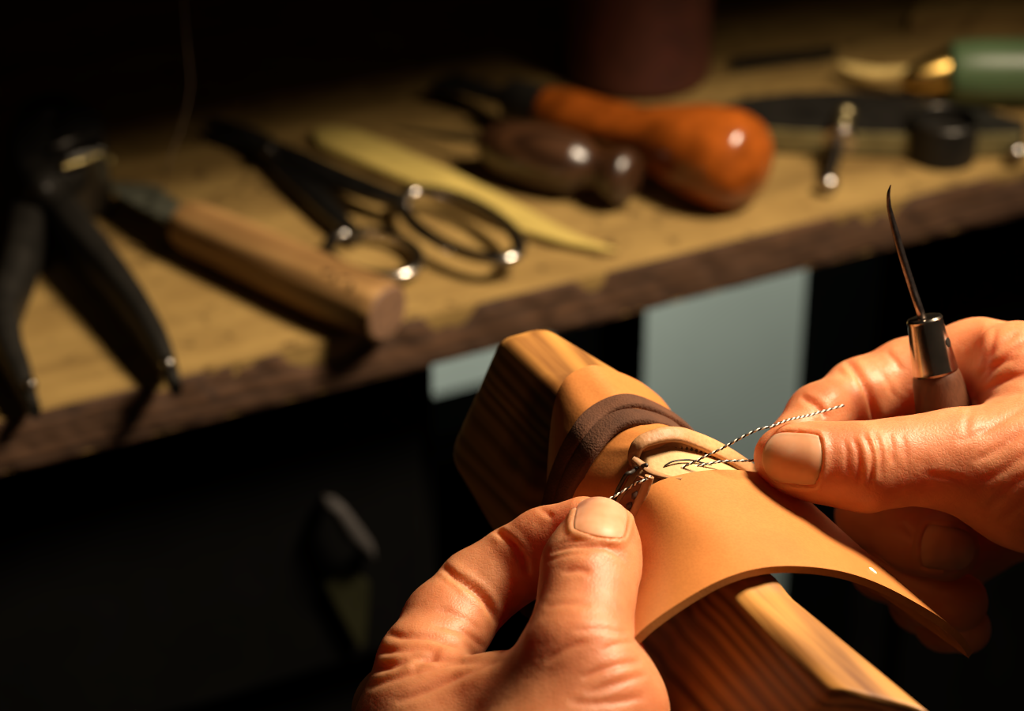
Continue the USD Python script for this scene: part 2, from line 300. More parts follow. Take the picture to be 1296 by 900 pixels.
part(cabl, 'corner_plate', fix(np.vstack([wq, w0]), np.array(fq)), plain('olive_plate', (.016, .016, .005), .7, .0, .2, 90, spec=.2), False, label='olive corner plate')
cabr = thing('cabinet', 'black cupboard under the right end of the bench', 'cabinet', rel(r0 + .2, .1, 0) * [1, 1, 0])
part(cabr, 'body', rbox(r0, r0 + .5, .06, .12, 0, ZB - .0206, .003), M_CAB, 30)
part(cabr, 'door', rbox(r0 + .02, r0 + .46, .048, .061, .06, ZB - .05, .003), M_CAB, 30)
aim(wall_light, rel(.42, .50, -.22), rel(.42, .80, -.46))
crz = onplane(600., 566., rel(0, .20, 0), BN)[2]
dark_box = thing('dark_box', 'black slatted box on the floor under the bench, placed to darken the gap beside its leg', 'dark_box', rel((tl + l0) / 2, .3, 0) * [1, 1, 0])  # stands in the pale gap left of the leg to keep it black
for k in range(4): part(dark_box, 'slat', rbox(tl + .004, l1 + .004, .20, .215, .004 + k * (crz / 4), (k + 1) * (crz / 4) - .004, .002), M_CAB, 30)
part(dark_box, 'box', rbox(tl + .01, l1 - .001, .215, .255, 0, crz - .002, .002), M_CAB, 30)

# ------------------------------------------------------------------ tools on the bench
def O(px, py, z=0.0): return onz(float(px), float(py), z)
def OO(pts, zs): return np.array([O(p[0], p[1], z) for p, z in zip(pts, np.broadcast_to(zs, len(pts)))])

# pincers: two long tapering handles, rivet, jaws with a hammer block
pin = thing('pincers', 'dark iron lasting pincers lying open with both handles towards the front edge', 'pincers', O(60, 300))
def arm(px, w, z, th):
    c = curve(OO(px, z), 60); u = np.linspace(0, 1, 60); k = np.linspace(0, 1, len(w))
    return sweep(c, np.interp(u, k, w), np.interp(u, k, th), sides=16, power=3.0)
part(pin, 'handle', arm([(48, 225), (70, 265), (110, 315), (155, 370), (190, 420), (212, 462), (223, 492)], [.0068, .0072, .0064, .0056, .0048, .0040, .0020], [.013, .012, .011, .0105, .0095, .008, .006], [.0105, .0105, .0100, .0095, .0085, .0065, .003]), M_BLACK)
part(pin, 'handle', arm([(62, 222), (40, 262), (32, 310), (22, 350), (8, 390), (10, 430), (28, 480), (44, 520)], [.0068, .0066, .0064, .0058, .0053, .0048, .0040, .002], [.013, .012, .011, .0105, .010, .009, .0075, .006], [.0105, .0105, .0100, .0095, .009, .008, .006, .003]), M_BLACK)
tipm = M_BRIGHT
part(pin, 'handle_tip', lathe(O(209, 455, .0135), O(216, 466, .0125), smoothprof([(0, .0008), (.3, .0022), (.7, .0022), (1, .0008)], 14), 14), tipm, True, label='bright spot on handle tip')
part(pin, 'handle_tip', lathe(O(37, 482, .0125), O(41, 492, .0115), smoothprof([(0, .0008), (.3, .0020), (.7, .0020), (1, .0008)], 14), 14), tipm, True)
part(pin, 'rivet', lathe(O(55, 240, .020), O(55, 240, .028), smoothprof([(0, .008), (.6, .0075), (1, .002)], 12), 24), M_BLACK, True)
part(pin, 'jaw', arm([(56, 235), (45, 200), (52, 165), (64, 146), (80, 138)], [.008, .010, .011, .010, .009], [.018, .02, .021, .021, .02], [.0075, .009, .010, .009, .006]), M_BLACK)
part(pin, 'jaw', arm([(56, 235), (90, 205), (98, 180), (90, 160), (76, 148)], [.008, .010, .011, .010, .008], [.018, .02, .021, .021, .02], [.0075, .009, .010, .009, .006]), M_BLACK)
hb = O(106, 226, .014); part(pin, 'hammer_block', box(hb, (.017, .016, .028), BENCH_AX, .0018), M_STEEL, 25, label='square hammer block with bevelled edges')
part(pin, 'glint_ridge', sweep(curve([O(78, 211, .0285), O(104, 203, .0285), O(130, 194, .0285), O(140, 205, .027)], 24), .0013, .0009, sides=10), plain('glint_yellow_steel', (.42, .34, .14), .35, 1.0, .2, 150), True, label='upper edge with the light it catches put in as bright steel')  # lighter steel strips stand in for light caught on the head edges
part(pin, 'glint_ridge', sweep(curve([O(64, 188, .029), O(84, 180, .030), O(100, 172, .030)], 16), .0013, .0012, sides=10), M_STEEL, True)
part(pin, 'glint_ridge', sweep(curve([O(40, 150, .029), O(56, 144, .031), O(68, 139, .030)], 16), .0022, .0012, sides=10), M_STEEL, True)

# paring knife
kn = thing('knife', 'paring knife with a round pale wooden handle and mottled steel blade', 'knife', O(380, 350))
kc = curve(OO([(236, 284), (300, 312), (380, 349), (440, 376), (490, 396)], .0105), 60); u = np.linspace(0, 1, 60)
part(kn, 'handle', sweep(kc, np.interp(u, [0, .05, .3, .7, .97, 1], [.0085, .0092, .0100, .0106, .0108, .0100]), np.interp(u, [0, .05, .3, .7, .97, 1], [.0085, .0092, .0098, .0103, .0105, .0096]), sides=36, power=2.3), M_HANDLE, 50)
bc = curve(OO([(164, 234), (182, 247), (210, 266), (246, 288)], [.0072, .0078, .009, .0105]), 40); ub = np.linspace(0, 1, 40)
part(kn, 'blade', sweep(bc, np.interp(ub, [0, .3, .75, 1], [.012, .0115, .0095, .007]), np.interp(ub, [0, 1], [.0008, .0018]), up=nrm([.25, .25, 1]), sides=20, power=3), M_BLADE, 40)
part(kn, 'end_grain', sweep(np.array([kc[-1], kc[-1] + nrm(kc[-1] - kc[-2]) * .0006]), [.0098, .0092], [.0094, .0088], sides=36, power=2.3), plain('dark_end_grain', (.16, .085, .045), .7, 0, .3, 300), 30, label='darker end grain of the handle')
hd = nrm(kc[-1] - kc[0]); side = nrm(np.cross(hd, ZX)); top = np.cross(side, hd)
for q, (px, py) in enumerate(((414, 344), (424, 350), (437, 352), (446, 361))):    # small stamped marks, too blurred to read
    p = O(px, py, .0205); part(kn, 'stamp_mark', box(p, (.0030, .0009, .0012), np.array([nrm(hd + side * (.9 if q % 2 else -.5)), side, top]), .0003), M_STITCH, False)

# scissors
sc = thing('scissors', 'dark steel scissors with one large and one small finger ring', 'scissors', O(470, 270))
def ring(cx, cy, ax, ay, ang, z, w, n=64, stretch=0.0):
    a = np.arange(n) * 2 * np.pi / n; ca, sa = np.cos(a), np.sin(a)
    x = ca * ax * (1 + stretch * sa * 0); y = sa * ay
    c, s = math.cos(ang), math.sin(ang); px, py = cx + x * c - y * s, cy + x * s + y * c
    zz = z(ca) if callable(z) else np.broadcast_to(z, n)
    P = np.array([O(p, q, k) for p, q, k in zip(px, py, zz)])
    return sweep(P, w, w * .8, sides=14, closed=True)
part(sc, 'finger_ring', ring(583, 285, 80, 31, math.radians(24), lambda c: .009 + .001 * c, .0028), M_BRIGHT, True, label='large worn steel finger ring')
part(sc, 'finger_ring', ring(473, 321, 59, 27, math.radians(9), .005, .0023), M_BRIGHT, True, label='small worn steel finger ring')
def blade(px, w, z, th): return arm(px, w, z, th)
part(sc, 'shank', arm([(512, 256), (470, 243), (425, 226), (380, 206), (340, 189)], [.0035, .005, .006, .0062, .006], [.009, .009, .008, .007, .006], [.003, .003, .003, .003, .0025]), M_STEEL)
part(sc, 'shank', arm([(452, 299), (430, 280), (400, 250), (368, 218), (340, 189)], [.003, .0042, .0052, .006, .006], [.005, .005, .005, .0045, .004], [.0025, .0028, .003, .003, .002]), M_STEEL)
part(sc, 'blade', arm([(345, 192), (315, 172), (290, 160), (262, 150)], [.0062, .0058, .0045, .0008], [.006, .005, .004, .003], [.0018, .0015, .0012, .0006]), M_BLACK)
part(sc, 'blade', arm([(345, 192), (312, 182), (280, 174), (250, 170)], [.0062, .0056, .0042, .0008], [.004, .003, .0025, .002], [.0018, .0015, .0012, .0006]), M_BLACK)
part(sc, 'screw', lathe(O(340, 189, .0085), O(340, 189, .011), smoothprof([(0, .0028), (.6, .0026), (1, .0006)], 8), 16), M_STEEL, True)

# bone folder under the large ring
bf = thing('bone_folder', 'yellowed bone folder with a rounded end and a sharp point', 'bone folder', O(560, 240))
fc = curve(OO([(400, 164), (440, 180), (500, 205), (560, 231), (620, 259), (680, 287), (730, 305), (779, 317)], [.0035, .0035, .0035, .0035, .0035, .0035, .0032, .0028]), 90); uf = np.linspace(0, 1, 90)
fw = np.interp(uf, [0, .015, .04, .08, .14, .35, .6, .72, .86, 1], np.array([.05, .45, .75, .95, 1.0, .93, .82, .74, .45, .05]) * .0098)
part(bf, 'body', sweep(fc, fw, np.interp(uf, [0, .04, .2, .7, 1], [.0006, .0018, .0022, .002, .0006]), sides=24, power=2.4), M_BONE, True)

# small dark awl, orange handled tool
da = thing('awl', 'small awl with dark turned handle and thin shaft in front of the orange handle', 'awl', O(700, 220))
a0, a1 = O(608, 179, .0126), O(807, 228, .0126)
part(da, 'handle', lathe(a0, a1, smoothprof([(0, .004), (.06, .0075), (.2, .0112), (.42, .0125), (.62, .0112), (.73, .0075), (.78, .0072), (.84, .0098), (.91, .0108), (.97, .0085), (1, .002)], 60)), M_DKHANDLE, True)
part(da, 'shaft', lathe(O(622, 179, .0122), O(500, 164, .004), smoothprof([(0, .0019), (.3, .0016), (1, .0005)], 16), 16), M_BLACK, True)
og = thing('carving_tool', 'tool with a large glossy orange turned handle', 'tool', O(840, 210))
o0, o1 = O(690, 138, .0145), O(966, 213, .0198)
part(og, 'handle', lathe(o0, o1, smoothprof([(0, .0088), (.05, .0098), (.14, .0104), (.28, .0100), (.42, .0108), (.58, .0145), (.74, .0182), (.85, .0188), (.93, .0165), (.98, .0100), (1, .003)], 70), 56), M_ORANGE, True)
part(og, 'ferrule', lathe(O(642, 122, .0143), O(692, 139, .0145), smoothprof([(0, .0060), (.1, .0078), (.9, .0086), (1, .0080)], 20), 32), M_BLACK, True)
part(og, 'blade', arm([(646, 126), (600, 112), (560, 102)], [.0035, .006, .009], [.0115, .010, .008], [.003, .002, .0012]), M_BLACK)

# maroon pot with a lighter band
mp = thing('tool_pot', 'dark maroon leather covered pot with a lighter brown rim', 'pot', O(806, 118))
pc = O(806, 92, 0)
part(mp, 'body', lathe(pc, pc + ZX * .064, smoothprof([(0, .0290), (.05, .0305), (.5, .0302), (1, .0306)], 24), 64), M_MAROON, True)
part(mp, 'rim', lathe(pc + ZX * .058, pc + ZX * .092, [(0, .0309), (.04, .0318), (.95, .0318), (1, .030), (.999, .0285), (.4, .0282), (.38, .001)], 64), M_MAROON2, 40, label='lighter brown rim band')

# green handled gouge
gg = thing('gouge', 'gouge with a green painted handle, brass ferrule and bent brassy blade', 'gouge', O(1230, 95))
g0, g1 = O(1198, 90, .0135), O(1420, 92, .0135)
part(gg, 'handle', lathe(g0, g1, smoothprof([(0, .0098), (.02, .0118), (.25, .0132), (.7, .0135), (.95, .012), (1, .004)], 40), 48), M_GREEN, True)
part(gg, 'ferrule', lathe(O(1143, 103, .0115), O(1199, 90, .0135), smoothprof([(0, .0028), (.35, .0062), (.8, .0082), (1, .0088)], 20), 32), M_BRASS, True, label='brass ferrule')
part(gg, 'blade', arm([(1148, 92), (1130, 93), (1108, 94), (1085, 90), (1064, 82)], [.0022, .0030, .0042, .0042, .0018], [.0115, .010, .008, .007, .007], [.0024, .0024, .0024, .002, .001]), plain('dull_brass_blade', (.75, .56, .20), .6, .0, .2, 150))

# long dark edge tool with a curved back, the ring and the thumbscrew in front of it
et = thing('draw_gauge', 'long black iron bar tool with a curved back edge and plain steel front face', 'bar tool', O(1100, 170))
ol = [(912, 166), (940, 156), (992, 150), (1073, 147), (1169, 157), (1249, 172), (1292, 186), (1294, 198), (1190, 200), (1080, 198), (980, 193), (935, 182)]
part(et, 'body', slab(ol, .0003, .0115), M_BLACK, 25)
fp = OO([(938, 183.5), (980, 194), (1080, 199), (1190, 201), (1290, 199)], 0.0) + ZX * .0058
part(et, 'front_face', sweep(curve(fp, 40), .0008, .0048, sides=12, power=5), plain('olive_steel', (.17, .145, .06), .5, .4, .3, 130), 40, label='plain steel front face with its olive reflection in the colour')  # olive tint carries the reflection on the steel face
part(et, 'end_stud', lathe(O(1284, 199, .006), O(1291, 186, .006), smoothprof([(0, .001), (.2, .0034), (.8, .0034), (1, .002)], 12), 20), M_BRIGHT, True)
rg = thing('ferrule_ring', 'short dark metal ring standing on end beside the bar tool', 'ring', O(1191, 205))
rb = O(1191, 199, 0); R0 = .0132
part(rg, 'wall', lathe(rb, rb + ZX * .0165, [(0, R0 - .002), (0, R0 - .0004), (.03, R0), (.93, R0), (.99, R0 - .0004), (1.0, R0 - .001), (.99, R0 - .0018), (.0, R0 - .0021)], 56), M_BLACK, 40)
part(rg, 'rim', sweep(rb + ZX * .0165 + np.array([[math.cos(k), math.sin(k), 0] for k in np.arange(56) * 2 * math.pi / 56]) * (R0 - .001), .0011, .0007, closed=True, sides=10), M_STEEL, True, label='rim in paler steel as its highlight')  # paler rim colour stands in for the highlight along the ring edge
ts = thing('thumbscrew', 'small steel thumbscrew with a ball end, resting across the black bar tool', 'thumbscrew', O(1055, 215))
s0, s1 = O(1048, 233, .0045), O(1070, 143, .016)
part(ts, 'shank', lathe(s0, s1, smoothprof([(0, .0016), (.3, .0024), (.55, .0028), (1, .0028)], 20), 20), M_BRIGHT, True)
part(ts, 'ball_end', lathe(s0 + nrm(s0 - s1) * .0042, s0 + nrm(s1 - s0) * .0042, np.array([(0.5 - 0.5 * math.cos(k), .0042 * math.sin(k) + 1e-5) for k in np.linspace(0, math.pi, 20)]), 28), M_BRIGHT, True)
mid = s0 + (s1 - s0) * .62; dr = nrm(s1 - s0)
part(ts, 'collar', lathe(mid - dr * .0018, mid + dr * .0018, smoothprof([(0, .0055), (.3, .0068), (.7, .0068), (1, .0055)], 10), 28), M_BRIGHT, True)
part(ts, 'knob', lathe(s0 + (s1 - s0) * .74, s1 + dr * .002, smoothprof([(0, .0026), (.15, .0042), (.5, .0038), (.75, .0046), (1, .002)], 24), 28), plain('dull_brass', (.30, .25, .13), .4, 1.0, .2, 150), True)
wo = thing('offcut', 'flat olive wood offcut at the back of the bench beside the green handle', 'offcut', O(1235, 30))
part(wo, 'board', slab([(1150, 44), (1300, 34), (1420, 30), (1420, 2), (1300, 4), (1168, 14)], 0, .008), M_BENCH, 25)
rl = thing('dark_strip', 'narrow dark strip lying flat behind the bar tool', 'strip', O(1000, 75))  # narrow dark line across the bench top, built as a thin strip
part(rl, 'strip', slab([(925, 82), (1058, 66), (1058, 75), (926, 92)], 0, .003), M_BLACK, 25)
tb = rel(0, .085, 0); tq = [onplane(float(a), float(b), tb, BN) for a, b in ((233, -20), (233, 0), (236, 50), (241, 100), (233, 150), (214, 205))]; t_ = tq[0].copy(); t_[2] = ZB + .2
ct = curve([t_, *tq, O(209, 238, .012)], 90)
ht = sweep(ct, .00022, .00022, up=FWD, sides=6)
single('loose_thread', ht, M_OLDTHREAD, 'thin brown thread hanging down onto the knife blade', 'thread', smooth=True)

# ------------------------------------------------------------------ the stitching clamp
TL0 = at(632., 420., .600)
def s_at(px):
    s = np.linspace(-.05, .3, 8000); return float(np.interp(px, project(TL0 + s[:, None] * AX)[0][:, 0], s))
def P0(s): return TL0 + s * AX
def sec(px, s): p = np.asarray(px, float); return onplane(p[:, 0], p[:, 1], P0(s), AX)
def left_face(s):
    f = lambda K, t: P0(t) + np.interp(t, sk, K[:, 0]) * HX + np.interp(t, sk, K[:, 1]) * ZX
    t0, t1 = max(s - .012, sk[0]), min(max(s, sk[0]) + .012, sk[-1]); a = f(tlk, s); n = nrm(np.cross(f(tlk, t1) - f(tlk, t0), f(blk, s) - a)); return a, (n if n @ HX < 0 else -n)
def sec2(px, s, out=.0012):
    P = sec(px, s); px = np.asarray(px, float)
    for i, q in enumerate(px):
        t = s
        for _ in range(4): a, n = left_face(np.clip(t, sk[0], sk[-1])); Q = onplane(q[0], q[1], a + n * out, n); t = (Q - TL0) @ AX
        if (Q - CAM) @ FWD < (P[i] - CAM) @ FWD and (Q - a) @ ZX < .002: P[i] = Q
    return P
def hz(P, s): d = P - P0(s); return np.stack([d @ HX, d @ ZX], -1)
def from_hz(q, s): q = np.asarray(q, float); return P0(s) + q[..., :1] * HX + q[..., 1:] * ZX
keys = [(632, (632, 420), (690, 404), (561, 580)), (704, (704, 491), (794, 466), (622, 684)), (800, (800, 591), (872, 571), (704, 815)), (934, (934, 752), (996, 736), (815, 1000)), (1053, (1053, 866), (1135, 845), (915, 1160))]
sk, tlk, trk, blk = [], [], [], []
for px, a_, b_, c_ in keys:
    s_ = s_at(px); q = hz(sec([a_, b_, c_], s_), s_); sk.append(s_); tlk.append(q[0]); trk.append(q[1]); blk.append(q[2])
tlk, trk, blk = map(np.array, (tlk, trk, blk))
def block_section(s):
    f = lambda K: np.array([np.interp(s, sk, K[:, 0]), np.interp(s, sk, K[:, 1])])
    tl, tr, bl = f(tlk), f(trk), f(blk); br = bl + (tr - tl) * np.array([1.25, 0]) + np.array([.006, 0])
    out, cs, rad = [], [tl, tr, br, bl], [.0030, .0050, .004, .004]
    for k in range(4):
        c, p, n = cs[k], cs[k - 1], cs[(k + 1) % 4]
        a_, b_ = c + nrm(p - c) * rad[k], c + nrm(n - c) * rad[k]
        for t in np.linspace(0, 1, 7): out.append((1 - t) ** 2 * a_ + 2 * t * (1 - t) * c + t * t * b_)
        for t in np.linspace(0, 1, 8)[1:-1]: out.append(b_ + (n + nrm(c - n) * rad[(k + 1) % 4] - b_) * t)
    return np.array(out)
S = np.concatenate([[0.0, .0004, .0012, .0024, .004], np.linspace(.006, sk[-1], 90), sk[-1] + np.array([.0006, .0012, .0016])])
rows = []; sBF = (s_at(708), s_at(932))
for s_ in S:
    q = block_section(s_); c = q.mean(0)
    e = min(s_ / .006, 1); k = 1 - .0045 * (1 - math.sqrt(1 - (1 - e) ** 2)) / .02
    if s_ > sk[-1]: k = 1 - .06 * ((s_ - sk[-1]) / .0016) ** 2
    q = c + (q - c) * k
    q = c + (q - c) * (1 - .10 * np.clip(min(s_ - sBF[0] - .003, sBF[1] - .006 - s_) / .006, 0, 1))
    w = np.clip((s_ - sk[-1] + .06) / .06, 0, 1) ** 1.0
    rows.append(P0(s_) + q[:, :1] * HX + q[:, 1:] * ZX + AX * (np.clip(q[:, :1] - tlk[-1][0], -.01, .03) * 1.0 * w))
rows = np.array(rows); nb = rows.shape[1]
cap0, cap1 = rows[0].mean(0), rows[-1].mean(0)
V = np.vstack([rows.reshape(-1, 3), cap0, cap1]); j = np.arange(nb); j2 = (j + 1) % nb; k = len(rows) * nb
fB = np.vstack([tri(gridfaces(len(rows), nb, True)), np.stack([np.full(nb, k), j2, j], 1), np.stack([np.full(nb, k + 1), k - nb + j, k - nb + j2], 1)])
clamp = thing('stitching_clamp', 'polished wooden stitching clamp bar with dark grain holding up the tan leather', 'clamp', cap1)
part(clamp, 'jaw', fix(V, fB), M_CLAMP, 32)
pb = from_hz(block_section(sk[-1] - .01).mean(0), sk[-1] - .01); pb = pb - HX * .006; pb[2] = from_hz(block_section(sk[-1] - .01), sk[-1] - .01)[:, 2].min() + .012
part(clamp, 'post', box([pb[0], pb[1], (.04 + pb[2]) / 2], (.022, .022, pb[2] - .04), BENCH_AX, .003), M_CLAMP_DARK, 30)
part(clamp, 'foot', box([pb[0], pb[1], .02], (.30, .22, .04), BENCH_AX, .006), M_CLAMP_DARK, 30)

# ------------------------------------------------------------------ the leather piece
NV = 96
def line(P, n=NV): return curve(P, n)
def extend(P, s, left=(), right=()):
    L = [P[0] + HX * d[0] + ZX * d[1] for d in left][::-1]; R = [P[-1] + HX * d[0] + ZX * d[1] for d in right]
    return np.vstack(([L] if L else []) + [P] + ([R] if R else []))
sB, sS, sL, sE, sF = (s_at(p) for p in (708, 754, 794, 823, 932))
LB = line(extend(sec2([(691, 629), (692, 605), (697, 538), (705, 498), (721, 474), (745, 463), (777, 469), (806, 481), (824, 493)], sB), sB, [(-.001, -.008)], [(.0040, -.0048), (.0075, -.0120), (.0085, -.024)]))
LS = line(extend(sec2([(702, 632), (716, 600), (742, 560), (769, 532), (799, 520), (830, 525), (852, 536)], sS), sS, [(-.001, -.01)], [(.0040, -.0048), (.0070, -.0120), (.0080, -.025)]))
LL = line(extend(sec2([(765, 652), (785, 612), (803, 577), (816, 563), (845, 554), (880, 559), (905, 569), (930, 583), (950, 598)], sL), sL, [(-.001, -.012)], [(.003, -.006), (.004, -.014), (.004, -.026)]))
LE = line(extend(sec2([(793, 676), (803, 648), (814, 626), (830, 612), (850, 606), (880, 599.5), (918, 597), (944, 598.5), (967, 602), (985, 607)], sE), sE, [(-.002, -.014)], [(.0030, -.0024), (.0062, -.0068), (.0085, -.0130), (.0095, -.020)]))
LF = line(extend(sec2([(807.6, 802.6), (843, 778), (884, 751), (925, 730), (958, 721), (1008, 719), (1058, 724), (1111, 741), (1153, 763), (1194, 788), (1229, 823)], sF), sF, [(-.002, -.003)], [(.001, -.003)]))
from scipy.ndimage import gaussian_filter1d
LF = gaussian_filter1d(LF, 4, axis=0, mode='nearest'); LE = gaussian_filter1d(LE, 2.2, axis=0, mode='nearest')
def loft(curves, ss, n):
    t = np.linspace(0, 1, n) * (ss[-1] - ss[0]) + ss[0]; return PchipInterpolator(ss, np.array(curves))(t)
def normals(G):
    N = np.cross(np.gradient(G, axis=0), np.gradient(G, axis=1)); N = nrm(N); c = G.mean((0, 1))
    return N if ((G - c) * N).sum(-1).mean() > 0 else -N
def shell(G, th, lift=0.0):
    N = normals(G); n, m = G.shape[:2]; A, B = G + N * lift, G + N * (lift - th)
    V = np.vstack([A.reshape(-1, 3), B.reshape(-1, 3)]); f = tri(gridfaces(n, m)); k = n * m
    loop = np.concatenate([np.arange(m), np.arange(1, n) * m + m - 1, (n - 1) * m + np.arange(m - 2, -1, -1), np.arange(n - 2, 0, -1) * m]); l2 = np.roll(loop, -1)
    side = np.vstack([np.stack([loop, l2, l2 + k], 1), np.stack([loop, l2 + k, loop + k], 1)])
    return fix(V, np.vstack([f, f[:, ::-1] + k, side]))
lea = thing('leather_piece', 'smooth tan leather piece draped over the clamp with a half sewn slit', 'leather', P0(sE))
GBk = loft([LB, LS, LL], [sB, sS, sL], 40); GF = loft([LE, LF], [sE, sF], 50)
part(lea, 'back_panel', shell(GBk, .0016), M_TAN, 50)
part(lea, 'front_panel', shell(GF, .0018, .0006), M_TAN, 50)
GI = loft([LL, LE], [sL, sE], 14); NI = normals(GI)
part(lea, 'inner_panel', shell(GI, .0012, -.0016), M_FLESH, 50, label='pale inner panel showing in the slit')
def lz(px, s, lift=0.0):
    P = sec2(px, s, .0014); r = nrm(P - CAM); return P - r * lift
def between(px, lift):                                     # points of the slit, depth eased from the lip plane to the front edge plane
    px = np.asarray(px, float); A, B = sec(px, sL), sec(px, sE); u = np.linspace(0, 1, len(px))[:, None]
    P = A * (1 - u) + B * u; return P - nrm(P - CAM) * lift
lipc = curve(lz([(817, 606), (807, 594), (802, 579), (806, 566), (817, 557), (836, 551), (857, 550), (881, 557), (906, 568), (931, 582), (958, 601), (975, 616)], sL, .0008), 80)
ul = np.linspace(0, 1, 80)
part(lea, 'lip', sweep(lipc, np.interp(ul, [0, .1, .3, .6, 1], [.0008, .0013, .0019, .0021, .0016]), .0009, up=nrm(np.array([0, -.55, 1])), sides=14, power=3), M_LIP, 60, label='raised cut edge along the far side of the slit')
lin = curve(lz([(818, 590), (822, 578), (838, 568), (858, 562), (882, 567), (906, 578), (930, 591), (950, 604)], sL, .0005), 60)
part(lea, 'lip', sweep(lin, np.interp(np.linspace(0, 1, 60), [0, .3, 1], [.0008, .0015, .0012]), .0006, up=nrm(np.array([0, -.9, .5])), sides=12, power=3), M_LIP, 60)
cr = curve(between([(801, 580), (813, 589), (824, 597), (836, 602), (850, 606), (864, 608)], .0022), 40)
part(lea, 'rolled_strip', sweep(cr, np.interp(np.linspace(0, 1, 40), [0, .4, .7, 1], [.0008, .0013, .0015, .0009]), .0006, up=nrm(np.array([.3, -.6, .8])), sides=12, twist=np.linspace(0, 1.4, 40)), M_LIP, 60)
we = curve(lz([(822, 603), (815, 622), (806, 643), (798, 662), (790, 684)], sE, .0012), 40)
part(lea, 'welt', sweep(we, .0011, .0008, up=-FWD, sides=12), M_LIP, 60, label='thin brown welt along the closed seam')
wf = curve(lz([(812, 604), (804, 622), (794, 642), (784, 660), (776, 680)], sL + (sE - sL) * .6, .0008), 40)
part(lea, 'seam_flap', sweep(wf, np.interp(np.linspace(0, 1, 40), [0, .4, 1], [.0010, .0021, .0024]), .0005, up=-FWD, sides=12, power=3), leather('brown_leather', (.22, .075, .022), .6), 60)
sp = curve(lz([(825, 584), (832, 576), (845, 570), (860, 567), (876, 569), (892, 575), (908, 582), (922, 589)], sL, .0012), 17)
for q in range(16):
    d = sp[q + 1] - sp[q]; part(lea, 'stitch', sweep(np.array([sp[q] + d * .15, sp[q] + d * .5 - nrm(sp[q] - CAM) * .0003, sp[q] + d * .85]), [.0002, .0005, .0002], [.0002, .00045, .0002], up=-FWD, sides=8), M_STITCH, True)
for px in ((803, 627), (796, 640), (790, 653)):
    p = lz([px], sL + (sE - sL) * .6, .0013)[0]; part(lea, 'stitch', sweep(np.array([p - UP * .0009 - RT * .0004, p, p + UP * .0009 + RT * .0006]), [.0003, .0007, .0003], [.0003, .0006, .0003], up=-FWD, sides=8), M_STITCH, True)

for (px, py, r) in ((1102, 724, .0009), (1164, 763, .0005), (1106, 727, .0006)):
    i_ = np.unravel_index(np.argmin(np.linalg.norm(project(GF.reshape(-1, 3))[0] - [px, py], axis=1)), GF.shape[:2]); c_, n_ = GF[i_], normals(GF)[i_]
    part(lea, 'white_fleck', lathe(c_ + n_ * .0004, c_ + n_ * .0009, smoothprof([(0, r), (.6, r * .9), (1, r * .3)], 6), 12), M_THREADW, True, label='small white fleck')
# dark strap wound twice round leather and clamp
st = thing('leather_strap', 'dark brown suede strap wound twice around the tan leather and the clamp', 'strap', P0(sS))
def loopcurve(px, s, lift):
    P = sec2(px, s, .0030); q = hz(P, s); b = block_section(max(s, 0)); zb = b[:, 1].min() - .0035; hl, hr = b[:, 0].min(), b[:, 0].max(); ds = float((P[0] - P0(s)) @ AX)
    r = q[-1]; rest = np.vstack([r + [.0042, -.0048], r + [.0076, -.0125], r + [.0088, -.024], [hr + .004, zb + .004], [hr - .004, zb], [(hl + hr) / 2, zb], [hl + .003, zb], [hl - .0035, zb + .004]])
    sh = np.array([0, 0, 0, .2, .4, .6, .9, 1])[:, None] * ds * AX
    c = curve(np.vstack([P, from_hz(rest, s) + sh]), 200, True); T = nrm(np.roll(c, -1, 0) - np.roll(c, 1, 0)); N = nrm(np.cross(T, AX))
    if ((c - c.mean(0)) * N).sum(-1).mean() < 0: N = -N
    return c + N * lift, N
sc1, N1 = loopcurve([(694, 648), (700, 625), (712, 589), (736, 545), (760, 521), (791, 509), (825, 516), (853, 531)], s_at(745), 0)
sc2, N2 = loopcurve([(709, 652), (716, 628), (725, 606), (747, 568), (770, 541), (795, 530), (824, 532), (848, 541)], s_at(762), .0002)
part(st, 'turn', sweep(sc1, .0027, .00125, up=N1, sides=16, power=3.5, closed=True), M_SUEDE, 60)
part(st, 'turn', sweep(sc2, .0029, .00130, up=N2, sides=16, power=3.5, closed=True), M_SUEDE, 60)

# ------------------------------------------------------------------ threads
def twisted(pts, r, pitch, n=None):
    P = curve(pts, 400); L = np.linalg.norm(np.diff(P, axis=0), axis=1).sum(); n = max(80, int(L / pitch * 14)); P = curve(pts, n)
    T = nrm(np.gradient(P, axis=0)); U = nrm(np.cross(T, FWD)); W = np.cross(U, T); a = np.linspace(0, L / pitch * 2 * math.pi, n)[:, None]
    return [sweep(P + (np.cos(a + o) * U + np.sin(a + o) * W) * r * .5, r * .56, r * .56, up=FWD, sides=7) for o in (0, math.pi)]
def thread(label, pts, r=.00031, pitch=.0019):
    t = thing('sewing_thread', label, 'thread', pts[0]); a, b = twisted(np.array(pts), r, pitch)
    part(t, 'white_ply', a, M_THREADW, True, label='white ply'); part(t, 'dark_ply', b, M_THREADB, True, label='black ply')
d1 = project(lz([(824, 603)], sE, .0012))[1][0]
thread('short twisted white and black thread running from the seam into the left hand', [at(756, 640, .5405), at(770, 632, .5395), at(797, 617, .5405), at(810, 610, d1 - .0012), at(824, 603, d1)])
um = (sL + sE) / 2; A1, A2 = lz([(846, 600)], um, .0008)[0], lz([(852, 599)], um, .0008)[0]
thread('longer twisted thread whose loose end lies over the finger above the right thumb', [A1, A1 * .5 + at(970, 541, .5465) * .5, at(970, 541, .5465), at(993, 533, .5500), at(1030, 524, .5585), at(1068, 513, .5640)])
B2 = at(950, 583, .555)
thread('twisted thread strand running from the slit under the right thumb', [A2, A2 * .45 + B2 * .55 + UP * .0009, B2, at(968, 585, .5615)])
